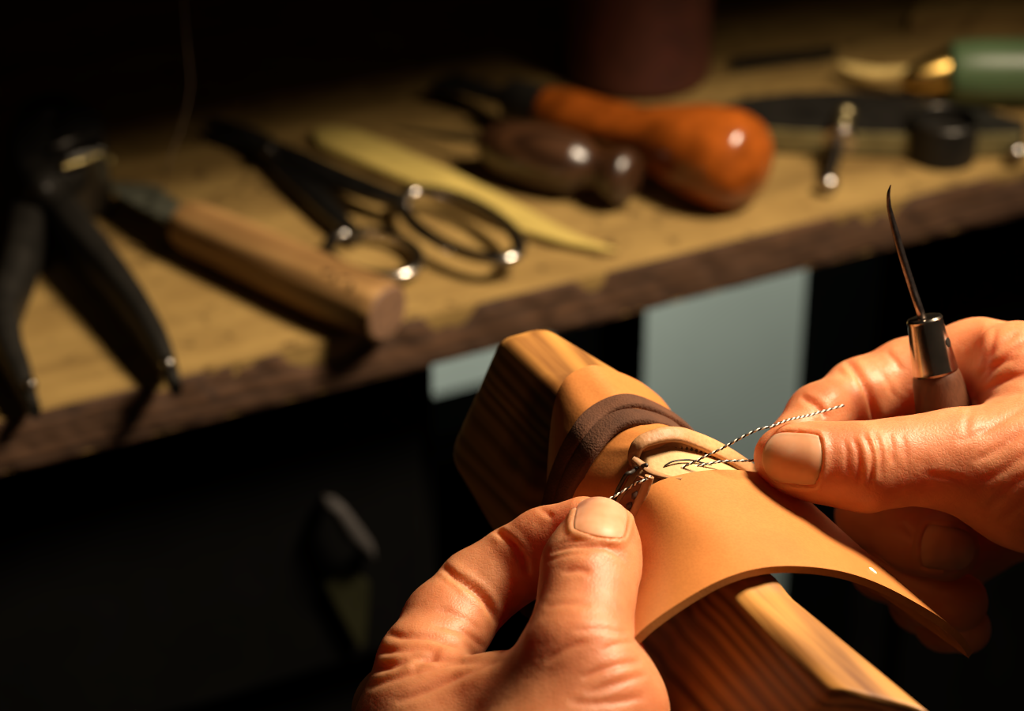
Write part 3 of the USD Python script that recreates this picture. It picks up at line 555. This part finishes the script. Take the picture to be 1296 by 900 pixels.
bl = thing('cord_loop', 'dark waxed cord loop standing out of the closed seam beside the left thumb', 'cord', lz([(795, 610)], sE)[0])
part(bl, 'cord', sweep(curve([*lz([(818, 589)], sE, .0010), *lz([(807, 592)], sL, .0016), *lz([(795, 599)], sL, .0026), *lz([(786, 612)], sL, .0028), *lz([(779, 628)], sL, .0020), *lz([(775, 645)], sL, .0010)], 60), .00048, .00048, up=FWD, sides=10), M_THREADB, True)
b2 = thing('cord_loop', 'thin dark cord arcs lying on the pale panel inside the slit', 'cord', lz([(870, 585)], sE)[0])
uu = (sL + sE) / 2
part(b2, 'cord', sweep(curve(lz([(841, 590), (852, 584), (868, 582), (886, 585), (903, 591), (920, 599)], uu, .0004), 50), .00020, .00020, up=FWD, sides=8), M_THREADB, True)
part(b2, 'cord', sweep(curve(lz([(846, 594), (858, 589), (872, 588), (885, 592)], uu, .0004), 40), .00013, .00013, up=FWD, sides=8), M_THREADB, True)

# ------------------------------------------------------------------ the curved awl in the right hand
aw = thing('curved_awl', 'curved stitching awl with steel ferrule held upright in the right hand', 'awl', at(1185, 470, .570))
ap = [(1127.5, 234), (1124.5, 246), (1124.8, 258), (1128, 274), (1134, 296), (1143, 328), (1153, 360), (1166, 400), (1168, 408)]
da_ = np.linspace(.561, .569, len(ap)); ac = curve(np.array([at(*q, d) for q, d in zip(ap, da_)]), 90); ua = np.linspace(0, 1, 90)
part(aw, 'blade', sweep(ac, np.interp(ua, [0, .06, .2, .35, .6, 1], [.00012, .00040, .00062, .00085, .00095, .00105]), np.interp(ua, [0, .06, .2, .35, .6, 1], [.0001, .00035, .0005, .0007, .0009, .00105]), up=FWD, sides=12, power=1.6), plain('awl_steel', (.30, .24, .22), .25, 1.0, .3, 900), 50)
f0, f1 = at(1169.5, 401, .5690), at(1184, 472, .5715)
part(aw, 'ferrule', lathe(f0, f1, [(0, .0012), (0, .0034), (.015, .0040), (.05, .00428), (.10, .0042), (.9, .0054), (.96, .00555), (1, .0053)], 64), M_FERRULE, 25, label='shiny steel ferrule')
fd = nrm(f1 - f0); hp = f0 + (f1 - f0) * .52; tocam = nrm(CAM - hp); sd = nrm(np.cross(fd, tocam)); sd = sd if sd[0] > 0 else -sd; out = nrm(sd * .92 + tocam * .42)
part(aw, 'pin_hole', lathe(hp + out * .0043, hp + out * .00495, [(0, .0012), (.8, .0012), (1, .0009)], 20), M_BLACK, 30, label='small dark pin hole')
h0, h1 = f1 - fd * .0005, at(1223, 640, .5815)
part(aw, 'handle', lathe(h0, h1, smoothprof([(0, .0052), (.03, .0056), (.12, .0061), (.3, .0067), (.55, .0069), (.8, .0068), (.93, .0066), (1, .003)], 40), 48), M_AWLH, 50)
# ------------------------------------------------------------------ hands: one continuous skin each, from blended tapering bones
def smin(a, b, k):
    h = np.clip(.5 + .5 * (b - a) / k, 0, 1); return b + (a - b) * h - k * h * (1 - h)
class Chain:
    """Bones through (px, py, distance, radius in px)."""
    def __init__(self, pts, k=.004):
        pts = np.array(pts, float); self.c = at(pts[:, 0], pts[:, 1], pts[:, 2]); self.r = pts[:, 3] * pts[:, 2] / F; self.k = k
    def __call__(self, P):
        d = None
        for i in range(len(self.c) - 1):
            a, b = self.c[i], self.c[i + 1]; ba = (b - a).astype(P.dtype); L2 = float(ba @ ba); q = P - a.astype(P.dtype)
            dr = self.r[i + 1] - self.r[i]; L = math.sqrt(L2); t = q @ ba / L2
            perp = np.sqrt(np.maximum((q * q).sum(-1) - t * t * L2, 0)); sl = dr / math.sqrt(max(L2 - dr * dr, 1e-12))
            t2 = np.clip(t + sl * perp / L, 0, 1)                       # exact round cone
            e = q - t2[..., None] * ba; di = np.sqrt((e * e).sum(-1)) - (self.r[i] + dr * t2)
            d = di if d is None else smin(d, di, self.k)
        return d
class Hand:
    def __init__(self, palm, fingers, kp=.007, kf=.009):
        self.palm, self.fingers, self.kp, self.kf = palm, fingers, kp, kf
    def fields(self, P):
        d = None
        for c in self.palm: d = c(P) if d is None else smin(d, c(P), self.kp)
        return [smin(f(P), d, self.kf) for f in self.fields_of()], d
    def fields_of(self): return self.fingers
    def __call__(self, P):
        fs, d = self.fields(P)
        for f in fs: d = smin(d, f, .0007)
        return d
    def bounds(self):
        cs = [c for c in self.palm + self.fingers]; P = np.vstack([c.c for c in cs]); r = np.concatenate([c.r for c in cs])[:, None]; return (P - r).min(0) - .006, (P + r).max(0) + .006
def blocks(fn, P, n=400000): return np.concatenate([fn(P[i:i + n]) for i in range(0, len(P), n)])
def surface(fn, lo, hi, h):
    """Surface nets: quads around the zero level; the fine grid is filled only near the surface."""
    K = 4; nc = np.ceil((hi - lo) / (h * K)).astype(int) + 1; H = h * K
    ax = [lo[k] + np.arange(nc[k] + 1) * H for k in range(3)]; C = np.stack(np.meshgrid(*ax, indexing='ij'), -1).astype(np.float32)
    dc = blocks(fn, C.reshape(-1, 3)).reshape(C.shape[:3])
    n = nc * K + 1; f = np.repeat(np.repeat(np.repeat(dc, K, 0), K, 1), K, 2)[:n[0], :n[1], :n[2]].copy()
    near = np.argwhere(np.abs(f) < H * 2.0); Pn = (lo + near * h).astype(np.float32); f[tuple(near.T)] = blocks(fn, Pn)
    ins = f < 0; cs = [ins[i:n[0] - 1 + i, j:n[1] - 1 + j, k:n[2] - 1 + k] for i in (0, 1) for j in (0, 1) for k in (0, 1)]
    cnt = sum(c.astype(np.int8) for c in cs); cell = np.argwhere((cnt > 0) & (cnt < 8)); idx = -np.ones(n - 1, np.int64); idx[tuple(cell.T)] = np.arange(len(cell))
    acc = np.zeros((len(cell), 3)); num = np.zeros(len(cell)); off = [(i, j, k) for i in (0, 1) for j in (0, 1) for k in (0, 1)]
    val = {o: f[tuple((cell + o).T)] for o in off}
    for a in off:
        for b in off:
            if sum(b) - sum(a) == 1 and all(y >= x for x, y in zip(a, b)):
                va, vb = val[a], val[b]; m = (va < 0) != (vb < 0); t = np.where(m, va / np.where(m, va - vb, 1), 0)
                acc += np.where(m[:, None], np.array(a) + t[:, None] * (np.array(b) - np.array(a)), 0); num += m
    V = lo + (cell + acc / num[:, None]) * h; Q = []
    for d in range(3):
        e = np.eye(3, dtype=int); u, w = e[(d + 1) % 3], e[(d + 2) % 3]
        sl = [slice(1, n[k] - 1) for k in range(3)]; sl[d] = slice(0, n[d] - 1); s2 = list(sl); s2[d] = slice(1, n[d])
        A, B = ins[tuple(sl)], ins[tuple(s2)]; ed = np.argwhere(A != B); base = ed + np.array([0 if k == d else 1 for k in range(3)]); flip = ins[tuple(base.T)]
        q = np.stack([idx[tuple((base - u - w).T)], idx[tuple((base - w).T)], idx[tuple(base.T)], idx[tuple((base - u).T)]], 1)
        q[~flip] = q[~flip][:, ::-1]; Q.append(q)
    return V, tri(np.vstack(Q))
def vnormals(V, Fc):
    n = np.zeros_like(V); fn = np.cross(V[Fc[:, 1]] - V[Fc[:, 0]], V[Fc[:, 2]] - V[Fc[:, 0]])
    for k in range(3): np.add.at(n, Fc[:, k], fn)
    return nrm(n)
def segdist(p, poly):
    """Distance to a polyline, the fraction along it, and the side (sign)."""
    poly = np.asarray(poly, float); best = np.full(len(p), 1e9); tt_ = np.zeros(len(p)); sg = np.zeros(len(p)); L = np.concatenate([[0], np.cumsum(np.linalg.norm(np.diff(poly, axis=0), axis=1))])
    for i in range(len(poly) - 1):
        a, b = poly[i], poly[i + 1]; ab = b - a; t = np.clip(((p - a) @ ab) / max(ab @ ab, 1e-9), 0, 1); e = p - a - t[:, None] * ab; d = np.linalg.norm(e, axis=1); m = d < best
        best[m] = d[m]; tt_[m] = (L[i] + t[m] * np.linalg.norm(ab)) / L[-1]; sg[m] = np.sign(ab[0] * e[m, 1] - ab[1] * e[m, 0])
    return best, tt_, sg
def smoothpoly(p, n=24):
    p = np.asarray(p, float); return curve(np.c_[p, p[:, 0] * 0], n)[:, :2]
def wrinkle(V, Fc, creases, bumps=()):
    """Cuts creases (pixel polyline, depth m, width px, depth range) into skin seen from the viewer's side; bumps are soft swellings."""
    N = vnormals(V, Fc); q, z = project(V); face = (N * nrm(CAM - V)).sum(1); vis = np.clip(face / .3, 0, 1); D = np.zeros(len(V))
    for poly, dep, w, zr in creases:
        poly = smoothpoly(poly); lo, hi = poly.min(0) - 5 * w, poly.max(0) + 5 * w
        m = np.flatnonzero((q > lo).all(1) & (q < hi).all(1) & (vis > 0) & (z > zr[0]) & (z < zr[1]))
        if not len(m): continue
        d, t, sg = segdist(q[m], poly); end = np.clip(np.minimum(t, 1 - t) / .18, 0, 1) ** .7
        D[m] += vis[m] * end * dep * .75 * (-np.exp(-(d / w) ** 2) + .28 * np.exp(-((d - 2.2 * w) / (1.5 * w)) ** 2))
    for c, r, hgt, zr in bumps:
        m = (z > zr[0]) & (z < zr[1]); d = np.linalg.norm((q - np.array(c)) / np.array(r), axis=1); D += np.where(m, vis * hgt * np.exp(-d ** 2), 0)
    # fine relief of the skin over the whole hand
    D += (meshkit.fbm(V * 260, 3, 11) - .5) * .00022 + (meshkit.fbm(V * 900, 2, 12) - .5) * .00007
    return V + N * D[:, None]
def trace(fn, px, py, z0, z1=None):
    """Where the lines of sight first meet the skin, starting at distance z0."""
    r = ray(px, py); k = np.linalg.norm(r, axis=-1); z = np.full(len(px), z0)
    for _ in range(60): z = z + np.clip(fn((CAM + z[:, None] * r)), -.002, .004) / k * .8
    return z
def nail(fn, base, tip, wbase, wtip, z0, n=26, m=22, lift=.0003, crown=.00075, over=.0):
    """A fingernail: an arched plate on the skin, its outline given in the picture by the mid base, mid tip and half widths."""
    base, tip = np.array(base, float), np.array(tip, float); ax = tip - base; L = np.linalg.norm(ax); ax /= L; sd = np.array([-ax[1], ax[0]])
    u = np.linspace(0, 1, n)[:, None]; v = np.linspace(-1, 1, m)[None, :]
    wd = wbase + (wtip - wbase) * u; sq = np.sqrt(np.clip(1 - np.clip((u - .62) / .38, 0, 1) ** 2.6 * .30, 0, 1)) * np.sqrt(np.clip(1 - np.clip((.30 - u) / .30, 0, 1) ** 2.4 * .16, 0, 1))
    along = u - (.13 * (u > .5) * (2 * u - 1) * v ** 2) + (.09 * (u < .5) * (1 - 2 * u) * v ** 2)
    p = base + (along * L)[..., None] * ax + (v * wd * sq)[..., None] * sd
    z = trace(fn, p[..., 0].ravel(), p[..., 1].ravel(), z0).reshape(n, m)
    from scipy.ndimage import gaussian_filter
    z = gaussian_filter(z, 1.2, mode='nearest')
    G = at(p[..., 0], p[..., 1], z); N = normals(G); N = np.where(((CAM - G) * N).sum(-1, keepdims=True) < 0, -N, N)
    G = G + N * (lift + crown * (1 - v ** 2) * np.minimum(1, u / .25 + .25) )[..., None]
    N = nrm(nrm(CAM - G).mean((0, 1))); n_, m_ = G.shape[:2]
    B = G - N * .0012; Vv = np.vstack([G.reshape(-1, 3), B.reshape(-1, 3)]); f = tri(gridfaces(n_, m_)); k = n_ * m_
    loop = np.concatenate([np.arange(m_), np.arange(1, n_) * m_ + m_ - 1, (n_ - 1) * m_ + np.arange(m_ - 2, -1, -1), np.arange(n_ - 2, 0, -1) * m_]); l2 = np.roll(loop, -1)
    return fix(Vv, np.vstack([f, f[:, ::-1] + k, np.stack([loop, l2, l2 + k], 1), np.stack([loop, l2 + k, loop + k], 1)])), p
def make_hand(hand, label, creases, bumps, nails, sleeve, h):
    lo, hi = hand.bounds(); V, Fc = surface(hand, lo, hi, h)
    e = np.vstack([Fc[:, [0, 1]], Fc[:, [1, 2]], Fc[:, [2, 0]]]); W = csr_matrix((np.ones(len(e)), (e[:, 0], e[:, 1])), shape=(len(V), len(V))); W = W + W.T; dg = np.asarray(W.sum(1))
    for _ in range(4):
        for k in (.5, -.53): V = V + k * (W @ V / dg - V)
    V = wrinkle(V, Fc, creases, bumps)
    built = []
    for kw in nails:
        kw = dict(kw); lab = kw.pop('label'); msh, p = nail(hand, **kw); built.append((msh, lab))
        # the fold of skin round the nail: sunk under the plate, raised along its base and sides
        q, z = project(V); N = vnormals(V, Fc); mid = p.mean((0, 1)); mm = np.flatnonzero((np.abs(q - mid) < 90).all(1) & (z < kw['z0'] + .03) & ((N * nrm(CAM - V)).sum(1) > .05))
        rim = np.vstack([p[::-1, 0], p[0], p[:, -1]]); d, t, _ = segdist(q[mm], rim); full = np.vstack([rim, rim[:1]])
        x, y = q[mm].T; ins = np.zeros(len(mm), bool)
        for a, b in zip(full[:-1], full[1:]):
            c = (a[1] > y) != (b[1] > y); ins ^= c & (x < (b[0] - a[0]) * (y - a[1]) / (b[1] - a[1] + 1e-9) + a[0])
        fold = np.clip(np.minimum(t, 1 - t) / .12, 0, 1)
        V[mm] += N[mm] * np.where(ins, -.0010 * np.clip(d / 5, 0, 1), fold * .00070 * np.exp(-((d - 4) / 5) ** 2))[:, None]
    loc = hand.palm[0].c[0]; t = thing('hand', label, 'hand', loc)
    part(t, 'skin', (V, Fc), M_SKIN, True)
    for msh, lab in built: part(t, 'fingernail', msh, M_NAIL, True, label=lab)
    a, b, r = sleeve; L = np.linalg.norm(b - a); u = np.linspace(0, 1, 30); P = a + (b - a) * u[:, None]
    part(t, 'sleeve', sweep(P, r * (1 + .05 * np.sin(u * 19)) * np.where(u < .03, .97, 1), r * (1 + .04 * np.sin(u * 23 + 1)), sides=40), M_CLOTH, True, label='dark sleeve cuff')
    return V, Fc

HS = .00060
# left hand: thumb and forefinger pinch the short thread
lthumb = Chain([(762, 669, .5350, 36), (757, 692, .5325, 47), (747, 722, .5275, 57), (741, 768, .5200, 55), (733, 830, .5120, 67), (742, 905, .512, 95), (700, 1010, .503, 107)], .005)
lindex = Chain([(738, 660, .5480, 32), (688, 686, .5545, 40), (650, 716, .5585, 46), (605, 746, .5585, 49), (566, 790, .5520, 54), (533, 838, .542, 52), (560, 960, .526, 80)], .0035)
lmiddle = Chain([(585, 900, .580, 36), (535, 862, .591, 42), (530, 855, .576, 46), (505, 900, .557, 55), (560, 1010, .532, 70)], .004)
lring = Chain([(600, 960, .582, 36), (545, 912, .596, 42), (525, 908, .580, 45), (495, 960, .560, 52), (560, 1060, .532, 70)], .004)
llittle = Chain([(610, 1010, .578, 32), (555, 975, .592, 37), (530, 970, .580, 40), (510, 1020, .562, 48), (570, 1100, .532, 65)], .004)
lpalm = [Chain([(526, 926, .533, 78), (600, 1040, .518, 100), (640, 1180, .497, 112), (700, 1480, .462, 120), (760, 1750, .437, 140)], .01),
         Chain([(735, 905, .516, 86), (690, 1020, .507, 110), (650, 1180, .497, 108)], .01), Chain([(560, 893, .530, 56), (640, 893, .523, 58), (715, 893, .517, 60)], .006)]
left = Hand(lpalm, [lthumb, lindex, lmiddle, lring, llittle])
ZI, ZT = (.48, .62), (.48, .543)
lcr = [([(558, 716), (572, 727), (590, 739), (606, 752), (619, 768), (628, 790)], .0016, 4.5, ZI), ([(552, 728), (568, 740), (583, 752)], .0004, 4, ZI),
       ([(622, 668), (636, 677), (650, 690), (662, 708), (668, 730)], .0013, 4.0, ZI), ([(630, 684), (645, 697), (655, 712)], .0003, 4, ZI), ([(680, 640), (690, 648), (700, 656)], .00045, 3.5, ZI),
       ([(695, 703), (708, 696), (726, 692), (745, 692), (762, 693), (778, 700), (793, 711)], .0007, 3.2, ZT), ([(700, 694), (720, 686), (748, 684), (775, 692), (795, 703)], .00045, 3.0, ZT), ([(712, 726), (730, 722), (748, 725)], .0005, 3.5, ZT), ([(690, 712), (715, 704), (745, 702)], .0003, 3, ZT),
       ([(486, 800), (512, 806), (540, 806), (565, 814), (588, 828)], .0011, 5, ZI), ([(478, 826), (506, 826), (535, 822), (556, 826)], .0009, 5, ZI), ([(468, 850), (500, 842), (528, 832), (560, 834), (588, 834)], .0012, 5, ZI), ([(462, 872), (500, 858), (545, 846), (600, 838), (640, 836)], .0008, 5, ZI), ([(500, 890), (545, 872), (590, 852), (628, 838)], .0008, 5, ZI),
       ([(520, 846), (540, 834), (556, 829)], .0009, 5, ZI), ([(545, 792), (572, 800), (598, 812), (614, 820)], .0004, 4, ZI), ([(552, 770), (580, 782), (606, 800)], .0003, 4, ZI),
       ([(690, 770), (715, 764), (748, 768)], .0003, 4, ZT), ([(725, 800), (755, 796), (792, 804)], .0003, 4, ZT), ([(735, 860), (770, 846), (812, 838)], .0005, 4.5, ZT), ([(740, 880), (780, 866), (822, 852)], .0004, 4.5, ZT), ([(720, 890), (760, 890), (820, 880)], .0004, 5, ZT), ([(690, 840), (720, 820), (745, 812)], .0003, 5, ZT), ([(760, 825), (785, 815), (806, 812)], .0003, 3.5, ZT)]
lbm = [((738, 708), (24, 9), .0006, ZT), ((590, 800), (26, 30), .0012, ZI), ((625, 735), (18, 22), .0009, ZI), ((510, 830), (20, 8), .0006, ZI), ((780, 850), (30, 30), .0006, ZT)]
make_hand(left, 'left hand with its thumb and forefinger pinching the short thread', lcr, lbm,
          [dict(label='thumbnail of the left hand', base=(756, 680), tip=(765, 633), wbase=33, wtip=32, z0=.51, lift=.00012, crown=.0006)],
          (at(745, 1680., .444), at(800, 2050., .412), .030), HS)

# right hand: thumb and forefinger pinch the thread while the fist holds the awl
rthumb = Chain([(989, 578, .5545, 33), (1006, 581, .5530, 38), (1042, 586, .5515, 45), (1096, 591, .5510, 52), (1152, 583, .5530, 50), (1212, 582, .5550, 60), (1300, 598, .558, 90), (1400, 610, .565, 108)], .005)
rindex = Chain([(1003, 556, .5690, 31), (1036, 526, .5770, 37), (1090, 500, .5890, 44), (1150, 478, .5920, 47), (1238, 462, .5880, 56), (1350, 500, .585, 78)], .0035)
rmiddle = Chain([(1196, 693, .5880, 43), (1160, 680, .5960, 44), (1105, 650, .6110, 44), (1150, 570, .6300, 46), (1270, 520, .6150, 56), (1370, 560, .60, 70)], .0035)
rring = Chain([(1212, 762, .5960, 38), (1175, 750, .6030, 40), (1120, 715, .6200, 42), (1180, 630, .6400, 44), (1300, 580, .626, 54), (1390, 610, .605, 66)], .0035)
rlittle = Chain([(1222, 796, .6050, 32), (1195, 788, .6120, 34), (1165, 762, .6270, 36), (1240, 690, .640, 38), (1340, 640, .628, 48), (1410, 660, .606, 60)], .0035)
rpalm = [Chain([(1345, 500, .588, 88), (1440, 560, .580, 115), (1600, 620, .572, 118), (1850, 760, .545, 125), (2100, 900, .52, 140)], .01), Chain([(1330, 600, .563, 92), (1440, 620, .568, 112), (1600, 640, .572, 115)], .01),
         Chain([(1288, 462, .574, 54), (1312, 500, .572, 62), (1330, 570, .566, 72)], .006), Chain([(1310, 600, .615, 60), (1400, 620, .60, 80)], .01)]
right = Hand(rpalm, [rthumb, rindex, rmiddle, rring, rlittle], .006, .007)
RI, RT_ = (.566, .62), (.50, .5665); RP = (.50, .60)
rcr = [([(1068, 455), (1080, 466), (1090, 482), (1100, 502), (1107, 534)], .0013, 4.5, RI), ([(1058, 468), (1072, 478), (1084, 494)], .0004, 4, RI), ([(1012, 503), (1024, 507), (1036, 517), (1044, 530)], .0010, 4, RI), ([(1120, 445), (1132, 456), (1140, 470)], .0004, 4, RI), ([(1110, 470), (1122, 485), (1130, 505)], .0003, 4, RI),
       ([(1092, 547), (1099, 562), (1104, 580), (1103, 600), (1096, 616)], .0008, 3.0, RT_), ([(1104, 545), (1111, 562), (1115, 582), (1112, 604)], .0006, 3.0, RT_), ([(1078, 552), (1086, 572), (1088, 594), (1083, 612)], .0004, 3.0, RT_), ([(1124, 548), (1129, 566), (1130, 588)], .0004, 3, RT_), ([(1068, 556), (1072, 575), (1071, 600)], .0003, 3, RT_), ([(1140, 550), (1146, 568), (1147, 590)], .00025, 3, RT_),
       ([(1232, 512), (1225, 530), (1222, 552)], .0003, 5, RT_), ([(1170, 600), (1200, 604), (1226, 612)], .0003, 4, RT_), ([(1210, 560), (1240, 548), (1272, 530), (1300, 515)], .0004, 5, RP), ([(1230, 585), (1260, 570), (1296, 545)], .0004, 5, RP), ([(1240, 612), (1270, 596), (1300, 570)], .0004, 5, RP), ([(1250, 640), (1275, 622), (1300, 600)], .0004, 5, RP), ([(1262, 662), (1282, 648), (1300, 632)], .0003, 5, RP),
       ([(1228, 505), (1250, 492), (1275, 480), (1300, 472)], .0007, 4, RP), ([(1236, 498), (1256, 470), (1276, 450), (1298, 432)], .0006, 4, RP), ([(1232, 490), (1246, 465), (1256, 440), (1262, 415)], .0006, 4, RP), ([(1236, 478), (1262, 462), (1290, 452)], .0004, 4, RP), ([(1240, 508), (1268, 500), (1300, 494)], .0005, 4, RP), ([(1250, 455), (1270, 436), (1290, 420)], .0004, 4, RP),
       ([(1136, 660), (1150, 672), (1158, 690)], .0004, 4, (.56, .64))]
rbm = [((1097, 580), (12, 26), .0005, RT_), ((1250, 425), (16, 26), .0008, RP), ((1055, 500), (16, 16), .0007, RI), ((1120, 480), (18, 20), .0006, RI)]
make_hand(right, 'right hand pinching the thread between thumb and forefinger while gripping the curved awl', rcr, rbm,
          [dict(label='thumbnail of the right hand', base=(1041, 583), tip=(966, 577), wbase=33, wtip=31, z0=.535, lift=.00012, crown=.0005),
           dict(label='shadowed fingernail of the middle finger', base=(1166, 690), tip=(1232, 698), wbase=28, wtip=26, z0=.570, lift=.00012, crown=.0005)],
          (at(2020., 860., .527), at(2350., 1050., .50), .034), HS)
